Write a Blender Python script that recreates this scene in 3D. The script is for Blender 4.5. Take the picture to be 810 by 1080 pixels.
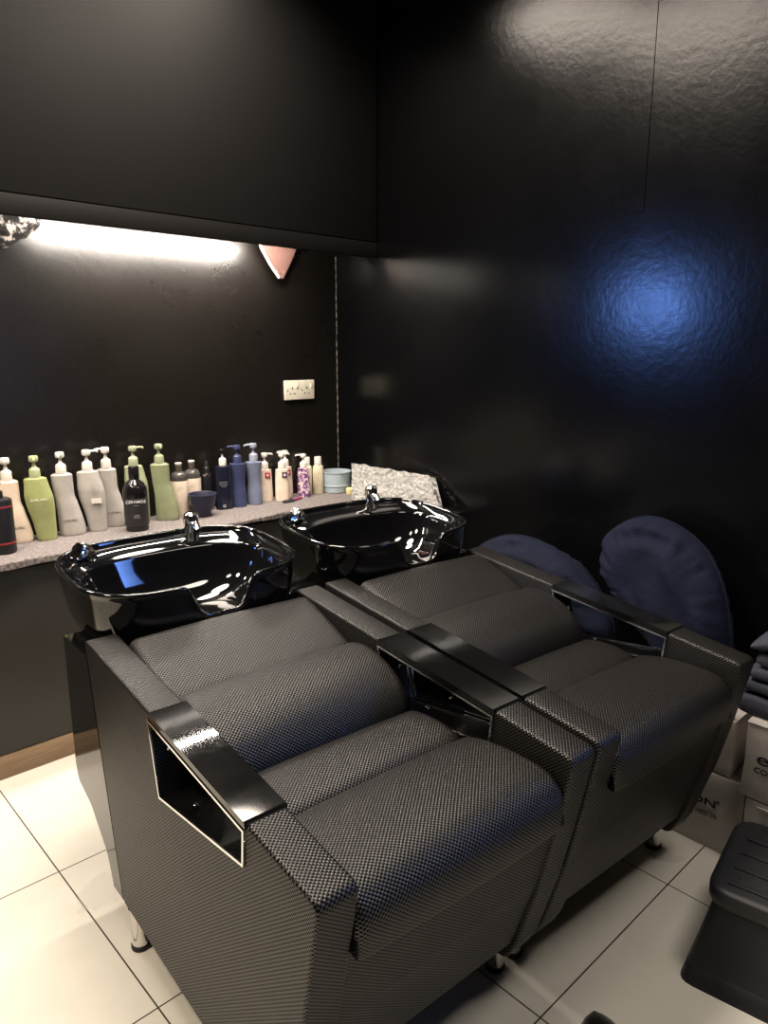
import bpy, bmesh, math, random
from mathutils import Vector, Matrix, noise
PI = math.pi
random.seed(7)
S = bpy.context.scene
for o in list(bpy.data.objects): bpy.data.objects.remove(o)
COL = S.collection

# ------------------------------------------------------------------ camera
cam_d = bpy.data.cameras.new('camera'); cam = bpy.data.objects.new('camera', cam_d); COL.objects.link(cam)
cam_d.sensor_fit = 'VERTICAL'; cam_d.sensor_height = 24.0; cam_d.lens = 24.0*770/1080
cam_d.clip_start = 0.05
cam.location = (0, 0, 1.45)
cam.rotation_euler = (PI/2 - math.atan(169/770), 0, math.radians(46.7-90))
S.camera = cam

# ------------------------------------------------------------------ world / exposure
W = bpy.data.worlds.new('world'); S.world = W; W.use_nodes = True
W.node_tree.nodes['Background'].inputs[0].default_value = (0.9, 0.92, 1.0, 1)
W.node_tree.nodes['Background'].inputs[1].default_value = 0.02
S.view_settings.view_transform = 'Standard'; S.view_settings.look = 'None'
S.view_settings.gamma = 1; S.view_settings.use_curve_mapping = False
S.view_settings.exposure = 0.0

# ------------------------------------------------------------------ lights of the room
def area(name, loc, target, size, power, col, sy=None, spread=180):
    d = bpy.data.lights.new(name, 'AREA'); d.energy = power; d.color = col
    d.shape = 'RECTANGLE' if sy else 'DISK'; d.size = size
    if sy: d.size_y = sy
    d.spread = math.radians(spread)
    o = bpy.data.objects.new(name, d); COL.objects.link(o); o.location = loc
    v = Vector(target)-Vector(loc); o.rotation_euler = v.to_track_quat('-Z', 'Y').to_euler()
    return o
WARM = (1.0, 0.86, 0.68); NEUT = (1.0, 0.91, 0.80); BLUE = (0.16, 0.34, 1.0)
area('ceiling_lamp', (1.0, 1.75, 2.95), (1.0, 1.75, 0), 0.8, 46, (1.0, 0.87, 0.74), spread=150)
area('ceiling_lamp', (1.5, 2.15, 2.95), (1.5, 2.15, 0), 0.6, 24, (1.0, 0.87, 0.74), spread=150)
area('ceiling_lamp', (-0.5, 1.7, 2.95), (-0.5, 1.7, 0), 0.45, 41, WARM, spread=140)
area('ceiling_lamp', (0.1, 0.7, 2.95), (0.1, 0.7, 0), 0.45, 9, NEUT, spread=150)
area('ceiling_lamp', (1.75, -0.1, 2.95), (1.75, -0.1, 0), 0.7, 19, NEUT, spread=150)
area('blue_sheen_light', (2.33, -0.35, 1.5), (1.2, 0.9, 1.12), 0.9, 3.0, BLUE, 0.7, spread=48)  # unseen blue light, added to put a blue sheen on the chair fronts
area('blue_lamp', (-0.62, 2.72, 1.82), (2.366, 1.3, 1.6), 0.24, 1.3, BLUE, spread=50)

# ------------------------------------------------------------------ material helpers
def mat(name, col, rough=0.5, metal=0.0, spec=0.5, coat=0.0, trans=0.0, ior=1.45, emit=None, es=0.0):
    m = bpy.data.materials.new(name); m.use_nodes = True
    b = m.node_tree.nodes['Principled BSDF']
    b.inputs['Base Color'].default_value = (*col, 1); b.inputs['Roughness'].default_value = rough
    b.inputs['Metallic'].default_value = metal; b.inputs['Specular IOR Level'].default_value = spec
    b.inputs['Coat Weight'].default_value = coat; b.inputs['Coat Roughness'].default_value = 0.05
    b.inputs['Transmission Weight'].default_value = trans; b.inputs['IOR'].default_value = ior
    if emit: b.inputs['Emission Color'].default_value = (*emit, 1); b.inputs['Emission Strength'].default_value = es
    return m
def srgb(r, g, b):
    f = lambda c: (c/255/12.92 if c/255 <= .04045 else ((c/255+.055)/1.055)**2.4)
    return (f(r), f(g), f(b))
class NT:
    def __init__(s, m): s.t = m.node_tree; s.b = s.t.nodes['Principled BSDF']
    def n(s, typ, **kw):
        x = s.t.nodes.new(typ)
        for k, v in kw.items(): setattr(x, k, v)
        return x
    def l(s, a, b): s.t.links.new(a, b)
    def math(s, op, a, b=None):
        x = s.n('ShaderNodeMath', operation=op)
        for i, v in enumerate((a, b)):
            if v is None: continue
            if isinstance(v, (int, float)): x.inputs[i].default_value = v
            else: s.l(v, x.inputs[i])
        return x.outputs[0]
    def noise(s, scale, detail=2, rough=.5, vec=None):
        x = s.n('ShaderNodeTexNoise'); x.inputs['Scale'].default_value = scale
        x.inputs['Detail'].default_value = detail; x.inputs['Roughness'].default_value = rough
        if vec is None: vec = s.n('ShaderNodeTexCoord').outputs['Object']
        s.l(vec, x.inputs['Vector']); return x.outputs[0]
    def ramp(s, f, stops):
        x = s.n('ShaderNodeValToRGB'); e = x.color_ramp.elements
        while len(e) < len(stops): e.new(.5)
        for i, (p, c) in enumerate(stops):
            e[i].position = p; e[i].color = (*c, 1) if len(c) == 3 else c
        s.l(f, x.inputs[0]); return x.outputs[0]
    def bump(s, h, strength, dist):
        x = s.n('ShaderNodeBump'); x.inputs['Strength'].default_value = strength; x.inputs['Distance'].default_value = dist
        s.l(h, x.inputs['Height']); s.l(x.outputs[0], s.b.inputs['Normal']); return x

def m_weave():
    m = mat('woven_vinyl', (.03, .03, .03), .42, spec=.7); t = NT(m)
    uv = t.n('ShaderNodeUVMap'); sp = t.n('ShaderNodeSeparateXYZ'); t.l(uv.outputs[0], sp.inputs[0])
    p = 0.0092
    cu = t.math('COSINE', t.math('MULTIPLY', sp.outputs[0], 2*PI/p))
    cv = t.math('COSINE', t.math('MULTIPLY', sp.outputs[1], 2*PI/(p*.86)))
    h = t.math('MULTIPLY', cu, cv)
    h2 = t.math('ADD', t.math('MULTIPLY', h, .5), .5)
    c = t.ramp(h2, [(0.2, srgb(5, 5, 5)), (0.75, srgb(31, 28, 26))])
    t.l(c, t.b.inputs['Base Color'])
    t.bump(h2, .8, .0015); t.l(t.ramp(h2, [(.2, (.03,)*3), (.75, (1.0,)*3)]), t.b.inputs['Specular IOR Level'])
    return m
WEAVE = m_weave()
GLOSS = mat('gloss_black', (.004, .004, .004), .08, spec=.7)
t = NT(GLOSS); nz = t.noise(40, 3); t.l(t.ramp(nz, [(0.4, (.07,)*3), (0.8, (.10,)*3)]), t.b.inputs['Roughness'])
CERAMIC = mat('black_ceramic', (.0035, .0035, .004), .045, spec=.6, coat=.5)
CHROME = mat('chrome', (.78, .77, .75), .09, metal=1)
t = NT(CHROME); nz = t.noise(60, 3); t.l(t.ramp(nz, [(0.35, (.05,)*3), (0.8, (.2,)*3)]), t.b.inputs['Roughness'])
RUBBER = mat('black_rubber', (.012, .012, .012), .6)
t = NT(RUBBER); t.bump(t.noise(300, 2), .2, .001)

def m_floor():
    m = mat('glazed_white_tile', (.7, .68, .64), .1, spec=.5); t = NT(m)
    tc = t.n('ShaderNodeTexCoord').outputs['Object']; sp = t.n('ShaderNodeSeparateXYZ'); t.l(tc, sp.inputs[0])
    T = .608
    def ed(o, off):
        f = t.math('FRACT', t.math('DIVIDE', t.math('SUBTRACT', o, off-10*T), T))
        return t.math('MINIMUM', f, t.math('SUBTRACT', 1.0, f))
    e = t.math('MINIMUM', ed(sp.outputs[0], .570), ed(sp.outputs[1], .742))
    nz = t.noise(5, 4, .6, tc)
    tile = t.ramp(nz, [(.3, srgb(219, 213, 202)), (.7, srgb(228, 222, 211))])
    g = t.math('LESS_THAN', e, .0032)
    mx = t.n('ShaderNodeMix', data_type='RGBA'); t.l(g, mx.inputs[0]); t.l(tile, mx.inputs[6]); mx.inputs[7].default_value = (*srgb(62, 52, 44), 1)
    t.l(mx.outputs[2], t.b.inputs['Base Color'])
    r = t.ramp(t.noise(9, 3, .6, tc), [(.35, (.07,)*3), (.75, (.2,)*3)])
    mr = t.n('ShaderNodeMix', data_type='RGBA'); t.l(g, mr.inputs[0]); t.l(r, mr.inputs[6]); mr.inputs[7].default_value = (.8, .8, .8, 1)
    t.l(mr.outputs[2], t.b.inputs['Roughness'])
    t.bump(t.math('MINIMUM', t.math('MULTIPLY', e, 160), 1.0), .25, .001)
    return m
FLOOR = m_floor()
def m_wall(name, col, r0, r1, bs, bd, spec=.5):
    m = mat(name, col, .25, spec=spec); t = NT(m)
    tc = t.n('ShaderNodeTexCoord').outputs['Object']
    r = t.ramp(t.noise(2.5, 5, .65, tc), [(.3, (r0,)*3), (.75, (r1,)*3)]); t.l(r, t.b.inputs['Roughness'])
    h = t.math('ADD', t.noise(38, 6, .6, tc), t.math('MULTIPLY', t.noise(5, 3, .5, tc), .8)); t.bump(h, bs, bd)
    fl = t.ramp(t.noise(75, 1, .4, tc), [(.86, col), (.88, srgb(120, 112, 104))]); t.l(fl, t.b.inputs['Base Color'])
    return m
WALLB = m_wall('black_gloss_paint', (.0075, .006, .005), .25, .33, .3, .003, .7)
WALLR = m_wall('black_brushed_paint', (.0022, .0022, .0025), .18, .24, .3, .0018)
DARKW = m_wall('charcoal_paint', (.03, .03, .03), .5, .7, .1, .003)
CEIL = m_wall('black_ceiling_paint', (.03, .03, .03), .6, .8, .1, .003)
LAMI = mat('black_laminate', srgb(19, 18, 18), .6, spec=.2)
t = NT(LAMI); t.l(t.ramp(t.noise(3, 3), [(.3, srgb(18, 17, 17)), (.7, srgb(20, 19, 19))]), t.b.inputs['Base Color'])
LAMI2 = mat('grey_laminate', srgb(46, 44, 42), .5, spec=.4)
t = NT(LAMI2); t.l(t.ramp(t.noise(3, 3), [(.3, srgb(44, 42, 40)), (.7, srgb(49, 47, 45))]), t.b.inputs['Base Color'])
PLINTH = mat('brown_wood', srgb(140, 116, 92), .35)
t = NT(PLINTH); mp = t.n('ShaderNodeMapping'); mp.inputs['Scale'].default_value = (3, 3, 60); t.l(t.n('ShaderNodeTexCoord').outputs['Object'], mp.inputs[0])
t.l(t.ramp(t.noise(4, 4, .6, mp.outputs[0]), [(.3, srgb(120, 98, 76)), (.7, srgb(152, 128, 102))]), t.b.inputs['Base Color'])
CAULK = mat('grey_sealant', srgb(120, 112, 104), .5)
t = NT(CAULK); t.bump(t.noise(80), .3, .002)
def m_mat():
    m = mat('speckled_grey_cloth', (.3, .28, .27), .9); t = NT(m)
    tc = t.n('ShaderNodeTexCoord').outputs['Object']
    mp = t.n('ShaderNodeMapping'); mp.inputs['Scale'].default_value = (1, 3.0, 1); t.l(tc, mp.inputs[0])
    nz = t.noise(80, 4, .75, mp.outputs[0])
    t.l(t.ramp(nz, [(.36, srgb(70, 64, 64)), (.5, srgb(116, 108, 107)), (.66, srgb(152, 144, 141))]), t.b.inputs['Base Color'])
    t.bump(nz, .7, .003); return m
MATM = m_mat()
def m_plastic(name, rgb, rough=.32, trans=0.0):
    m = mat(name, srgb(*rgb), rough, trans=trans); t = NT(m)
    c = srgb(*rgb); c2 = tuple(x*.88 for x in c)
    t.l(t.ramp(t.noise(30, 2), [(.35, c2), (.65, c)]), t.b.inputs['Base Color']); return m
def m_fabric(name, rgb, sc=160, bs=.35, bd=.002, big=0):
    m = mat(name, srgb(*rgb), .85, spec=.25); t = NT(m)
    m.node_tree.nodes['Principled BSDF'].inputs['Sheen Weight'].default_value = .0
    c = srgb(*rgb); n1 = t.noise(sc, 3, .6); n2 = t.noise(9, 4, .55)
    t.l(t.ramp(n2, [(.3, tuple(x*.8 for x in c)), (.7, tuple(x*1.15 for x in c))]), t.b.inputs['Base Color'])
    h = t.math('ADD', t.math('MULTIPLY', n1, .15), t.math('MULTIPLY', n2, big)) if big else n1
    t.bump(h, bs, bd); return m
NAVY = m_fabric('navy_cotton', (17, 22, 42), 160, .35, .03, 1.0)
SLATE = m_fabric('slate_towelling', (66, 68, 80), 260, .8, .004)
CARD = mat('white_cardboard', srgb(196, 190, 184), .8)
t = NT(CARD); t.l(t.ramp(t.noise(14, 5, .6), [(.3, srgb(182, 176, 170)), (.7, srgb(203, 197, 191))]), t.b.inputs['Base Color']); t.bump(t.noise(30, 4), .25, .004)
INK = mat('black_ink', (.01, .01, .012), .6); t = NT(INK); t.bump(t.noise(200), .05, .001)
WINK = mat('white_ink', (.75, .75, .73), .5); t = NT(WINK); t.bump(t.noise(200), .05, .001)
STOOLM = mat('black_moulded_plastic', srgb(38, 39, 43), .42); t = NT(STOOLM); t.bump(t.noise(500, 2), .25, .001)

# ------------------------------------------------------------------ mesh helpers
def obj(name, bm, m, parent=None, smooth=True, ang=35, loc=None):
    me = bpy.data.meshes.new(name)
    bmesh.ops.recalc_face_normals(bm, faces=bm.faces)
    bm.to_mesh(me); bm.free()
    if smooth:
        for p in me.polygons: p.use_smooth = True
        me.set_sharp_from_angle(angle=math.radians(ang))
    me.materials.append(m)
    o = bpy.data.objects.new(name, me); COL.objects.link(o)
    if parent: o.parent = parent
    if loc: o.location = loc
    return o
def tag(o, label, cat, group=None, kind=None):
    o['label'] = label; o['category'] = cat
    if group: o['group'] = group
    if kind: o['kind'] = kind
    return o
def thing(name, label, cat, loc=(0, 0, 0), rz=0, group=None):
    o = bpy.data.objects.new(name, None); COL.objects.link(o); o.empty_display_size = .1
    o.location = loc; o.rotation_euler = (0, 0, rz)
    return tag(o, label, cat, group)
def struct(name, bm, m, **k):
    o = obj(name, bm, m, **k); o['kind'] = 'structure'; return o
def add_box(bm, lo, hi, bev=0, seg=2):
    r = bmesh.ops.create_cube(bm, size=1)
    for v in r['verts']:
        v.co = Vector([lo[i]+(v.co[i]+.5)*(hi[i]-lo[i]) for i in range(3)])
    if bev:
        es = list({e for v in r['verts'] for e in v.link_edges})
        bmesh.ops.bevel(bm, geom=es, offset=bev, segments=seg, affect='EDGES', profile=.5)
    return bm
def box(lo, hi, bev=0, seg=2): return add_box(bmesh.new(), lo, hi, bev, seg)
def add_loft(bm, rings, cap0=True, cap1=True, closed=True):
    R = [[bm.verts.new(p) for p in r] for r in rings]; n = len(R[0])
    for i in range(len(R)-1):
        for j in range(n if closed else n-1):
            bm.faces.new((R[i][j], R[i][(j+1) % n], R[i+1][(j+1) % n], R[i+1][j]))
    if cap0: bm.faces.new(R[0][::-1])
    if cap1: bm.faces.new(R[-1])
    return R
def add_lathe(bm, prof, seg=32, c=(0, 0, 0), M=None, sx=1, sy=1):
    rings = []
    for r, z in prof:
        rings.append([Vector((max(r, 1e-4)*sx*math.cos(2*PI*k/seg), max(r, 1e-4)*sy*math.sin(2*PI*k/seg), z)) for k in range(seg)])
    C = Vector(c)
    rings = [[(M @ p if M else p)+C for p in r] for r in rings]
    add_loft(bm, rings); return bm
def lathe(prof, seg=32, c=(0, 0, 0), **k): return add_lathe(bmesh.new(), prof, seg, c, **k)
def add_tube(bm, pts, r, seg=12, closed=False):
    pts = [Vector(p) for p in pts]; n = len(pts); rings = []; up = Vector((0, 0, 1))
    for i, p in enumerate(pts):
        a = pts[(i-1) % n] if (closed or i > 0) else p; b = pts[(i+1) % n] if (closed or i < n-1) else p
        d = (b-a).normalized(); x = d.cross(up)
        if x.length < 1e-3: x = d.cross(Vector((0, 1, 0)))
        x.normalize(); y = x.cross(d)
        rr = r[i] if isinstance(r, (list, tuple)) else r
        rings.append([p+x*rr*math.cos(2*PI*k/seg)+y*rr*math.sin(2*PI*k/seg) for k in range(seg)])
    if closed: rings.append(rings[0]); add_loft(bm, rings, False, False); bmesh.ops.remove_doubles(bm, verts=bm.verts, dist=1e-6)
    else: add_loft(bm, rings)
    return bm
def add_prism(bm, poly, x0, x1, f=lambda x, a, b: (x, a, b)):
    A = [bm.verts.new(f(x0, *p)) for p in poly]; B = [bm.verts.new(f(x1, *p)) for p in poly]; n = len(poly)
    bm.faces.new(A[::-1]); bm.faces.new(B)
    for i in range(n): bm.faces.new((A[i], A[(i+1) % n], B[(i+1) % n], B[i]))
    return A, B
def rounded(poly, rad, seg=5):
    """round the corners of a 2-D polygon; rad is a number or one number per corner"""
    n = len(poly); out = []
    for i in range(n):
        p = Vector(poly[i]); a = Vector(poly[i-1]); b = Vector(poly[(i+1) % n])
        r = rad[i] if isinstance(rad, (list, tuple)) else rad
        if r <= 0: out.append(tuple(p)); continue
        u = (a-p).normalized(); v = (b-p).normalized(); h = u.angle(v)/2
        d = min(r/math.tan(h), .49*(a-p).length, .49*(b-p).length)
        for k in range(seg+1):
            s = k/seg; q = (p+u*d)*(1-s)**2+p*2*s*(1-s)+(p+v*d)*s**2
            out.append((q.x, q.y))
    return out
def uv_box(bm, sc=1.0):
    uv = bm.loops.layers.uv.verify()
    for f in bm.faces:
        n = f.normal; ax = max(range(3), key=lambda i: abs(n[i]))
        for l in f.loops:
            c = l.vert.co
            l[uv].uv = ((c.y, c.z), (c.x, c.z), (c.x, c.y))[ax]
    return bm
def text_bm(body, size, M, ext=.0004, scale_x=1.0, bold=0.0):
    cu = bpy.data.curves.new('t', 'FONT'); cu.body = body; cu.size = size; cu.extrude = ext; cu.offset = bold*size; cu.align_x = 'CENTER'; cu.align_y = 'CENTER'
    o = bpy.data.objects.new('t', cu); COL.objects.link(o)
    bpy.context.view_layer.update()
    me = bpy.data.meshes.new_from_object(o.evaluated_get(bpy.context.evaluated_depsgraph_get()))
    bm = bmesh.new(); bm.from_mesh(me); bpy.data.objects.remove(o); bpy.data.curves.remove(cu); bpy.data.meshes.remove(me)
    bmesh.ops.transform(bm, matrix=M @ Matrix.Diagonal((scale_x, 1, 1, 1)), verts=bm.verts)
    return bm
def catmull(pts, n=6, closed=False):
    P = [Vector(p) for p in pts]; out = []; m = len(P)
    for i in range(m if closed else m-1):
        p1, p2 = P[i], P[(i+1) % m]
        p0 = P[(i-1) % m] if (closed or i > 0) else p1*2-p2
        p3 = P[(i+2) % m] if (closed or i < m-2) else p2*2-p1
        for k in range(n):
            s = k/n
            out.append(.5*((2*p1)+(p2-p0)*s+(2*p0-5*p1+4*p2-p3)*s*s+(3*p1-p0-3*p2+p3)*s**3))
    if not closed: out.append(P[-1])
    return out

# ------------------------------------------------------------------ the room
XL, XR, YF, YB, ZC = -2.4, 2.366, -2.6, 2.85, 3.0
struct('floor', box((XL, YF, -.08), (XR, YB, 0)), FLOOR, smooth=False)
struct('ceiling', box((XL, YF, ZC), (XR, YB, ZC+.08)), CEIL, smooth=False)
struct('wall_back', box((XL, YB, -.08), (XR+.1, YB+.1, ZC+.08)), WALLB, smooth=False)
struct('wall_right', box((XR, YF-.1, -.08), (XR+.1, YB, ZC+.08)), WALLR, smooth=False)
struct('wall_left', box((XL-.1, YF-.1, -.08), (XL, YB+.1, ZC+.08)), DARKW, smooth=False)
struct('wall_front', box((XL, YF-.1, -.08), (XR, YF, ZC+.08)), DARKW, smooth=False)
bm = bmesh.new(); add_tube(bm, [(XR-.0015+.001*math.sin(k*1.7), YB-.0015, .775+k*.02) for k in range(57)], .0028, 6)
struct('trim_1', bm, CAULK)
bm = box((XR-.0025, 1.27, 1.9), (XR, 1.30, ZC)); struct('trim_2', bm, WALLR, smooth=False)

# wall cabinet
cab = thing('wall_cabinet', 'black wall cabinet with flat doors above the row of bottles', 'cabinet', (.8, 2.85, 1.866))
def rel(o, lo, hi): return [lo[i]-o.location[i] for i in range(3)], [hi[i]-o.location[i] for i in range(3)]
bm = bmesh.new()
for lo, hi in (((-.6, 2.57, 1.93), (2.360, 2.846, 2.995)), ):
    a, b = rel(cab, lo, hi); add_box(bm, a, b)
obj('body', bm, LAMI, cab, smooth=False)
a, b = rel(cab, (-.6, 2.551, 1.866), (2.362, 2.572, 1.930)); obj('light_pelmet', box(a, b, .002), LAMI, cab)
for x0, x1 in ((-.6, .721), (.725, 2.358)):
    a, b = rel(cab, (x0, 2.549, 1.933), (x1, 2.569, 2.99)); obj('door', box(a, b, .002), LAMI, cab)

# tube lamp behind the pelmet
LEDM = mat('lit_tube', (1, 1, 1), .4, emit=(1, .92, .82), es=260)
t = NT(LEDM); t.l(t.ramp(t.noise(3, 1), [(0, (1, .91, .80)), (1, (1, .93, .83))]), t.b.inputs['Emission Color'])
M2 = mat('white_lamp_cap', srgb(210, 208, 200), .4); t = NT(M2); t.bump(t.noise(100), .02, .001)
M3 = mat('white_lamp_body', srgb(200, 198, 190), .4); t = NT(M3); t.bump(t.noise(100), .02, .001)
def tube_lamp(label, x, sc):
  lamp = thing('tube_lamp', label, 'lamp', (x, 2.62, 1.93)); lamp.scale = (sc, 1, 1)
  obj('housing', box((-.46, -.016, -.014), (.46, .016, -.0005), .003), M3, lamp)
  bm = bmesh.new(); add_tube(bm, [(-.445, 0, -.026), (.445, 0, -.026)], .013, 16); obj('tube', bm, LEDM, lamp)
  for s in (-1, 1):
    bm = bmesh.new(); add_tube(bm, [(s*.445, 0, -.026), (s*.462, 0, -.026)], .015, 16); obj('end_cap', bm, M2, lamp)
tube_lamp('long lit tube lamp under the black wall cabinet', 1.49, 1)
tube_lamp('short lit tube lamp under the wall cabinet beyond the rolled towel', .47, .5)

# low cabinet, worktop, cloth runner
low = thing('low_cabinet', 'dark grey low cabinet front under the worktop at the left', 'cabinet', (.3, 2.85, 0))
a, b = rel(low, (-1.2, 2.563, .088), (2.360, 2.846, .738)); obj('front_panel', box(a, b, .002), LAMI2, low)
a, b = rel(low, (-1.2, 2.560, .0), (2.360, 2.84, .085)); obj('plinth', box(a, b, .003), PLINTH, low)
wt = bmesh.new()
pl = [(-1.2, 2.545), (2.10, 2.545), (2.10, 2.02), (2.364, 2.02), (2.364, 2.848), (-1.2, 2.848)]
add_prism(wt, pl, .739, .770, lambda z, x, y: (x, y, z))
tag(obj('worktop', wt, LAMI, smooth=False), 'black worktop running along the back wall under the cloth runner', 'worktop')
# runner with a wavy front edge
bm = bmesh.new(); N = 220; rows = []
def wav(x): return 2.524+.012*math.sin(x*7.1+1.0)+.006*math.sin(x*17+2)+.004*math.sin(x*43)
for i in range(N+1):
    x = -.3+i*(2.36+.3)/N; y = wav(x); d = .016+.006*math.sin(x*11)
    if x > 2.09: y = 2.09
    sec = [(2.846, .7705), (2.846, .7745)]+[(2.846+(y+.012-2.846)*k/8, .7745+.0008*math.sin(x*60+k)) for k in range(1, 9)]
    sec += [(y+.004, .7735), (y, .770), (y-.001, .770-d*.5 if x < 2.09 else .768), (y, .770-d if x < 2.09 else .7675), (y+.004, .770-d if x < 2.09 else .7675), (y+.004, .7705)]
    rows.append([(x, yy, zz) for yy, zz in sec])
add_loft(bm, rows)
tag(obj('cloth_runner', bm, MATM), 'mottled grey cloth runner with a wavy front edge under the bottles', 'cloth')

# socket
so = thing('wall_socket', 'white double power socket on the black back wall', 'socket', (2.125, 2.85, 1.272))
WP = mat('ivory_plastic', srgb(222, 214, 196), .35); t = NT(WP); t.bump(t.noise(100), .02, .001)
obj('plate', box((-.088, -.011, -.046), (.088, 0, .046), .004, 3), WP, so)
HOLE = mat('dark_hole', (.01, .01, .01), .7); t = NT(HOLE); t.bump(t.noise(100), .02, .001)
for cx in (-.045, .040):
    bm = bmesh.new(); add_box(bm, (cx-.003, -.0116, .004), (cx+.003, -.0108, .014))
    for s in (-1, 1): add_box(bm, (cx+s*.012-.004, -.0116, -.018), (cx+s*.012+.004, -.0108, -.013))
    obj('pin_holes', bm, HOLE, so, smooth=False)
    obj('rocker_switch', box((cx+.022, -.015, .010), (cx+.034, -.010, .030), .002), WP, so)
    obj('screw', lathe([(0, 0), (.003, 0), (.003, .001), (0, .001)], 10, M=Matrix.Rotation(PI/2, 3, 'X'), c=(cx-.028, -.011, .0)), CHROME, so)

# ------------------------------------------------------------------ shampoo chairs
TH = math.radians(-3.57)
CW = .340      # half width
AW = .078      # arm width
def ztop(y): return .678+.096*y
def seat_cushion(name, prof, x0, x1, parent, rend=.03, crown=.006, closed_n=5):
    P = catmull([(p[0], p[1], 0) for p in prof], closed_n, True); n = len(P)
    nr = []
    ar = sum(P[i].x*P[(i+1) % n].y-P[(i+1) % n].x*P[i].y for i in range(n)); sg = 1 if ar > 0 else -1
    for i in range(n):
        d = (P[(i+1) % n]-P[i-1]).normalized(); nr.append(Vector((d.y, -d.x, 0))*sg)
    arc = [0]
    for i in range(n): arc.append(arc[-1]+(P[(i+1) % n]-P[i]).length)
    st = []
    for k in range(7):
        s = k/6; st.append((x0+rend*(1-math.cos(s*PI/2)), rend*.75*(1-math.sin(s*PI/2))))
    mid = [(x0+rend+(x1-x0-2*rend)*k/10, 0) for k in range(1, 10)]
    st = st+mid+[(x1+x0-x, i) for x, i in reversed(st)]
    bm = bmesh.new(); uv = bm.loops.layers.uv.verify(); R = []
    for x, ins in st:
        f = (x-x0)/(x1-x0); bul = crown*math.sin(f*PI)
        R.append([bm.verts.new((x, P[i].x+nr[i].x*(bul-ins), P[i].y+nr[i].y*(bul-ins))) for i in range(n)])
    for a in range(len(st)-1):
        for i in range(n):
            j = (i+1) % n
            f = bm.faces.new((R[a][i], R[a][j], R[a+1][j], R[a+1][i]))
            for l, (q, xx) in zip(f.loops, ((arc[i], st[a][0]), (arc[i+1], st[a][0]), (arc[i+1], st[a+1][0]), (arc[i], st[a+1][0]))):
                l[uv].uv = (xx, q)
    for rr in (R[0][::-1], R[-1]):
        f = bm.faces.new(rr)
        for l in f.loops: l[uv].uv = (l.vert.co.y, l.vert.co.z)
    return obj(name, bm, WEAVE, parent, ang=60)

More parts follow.
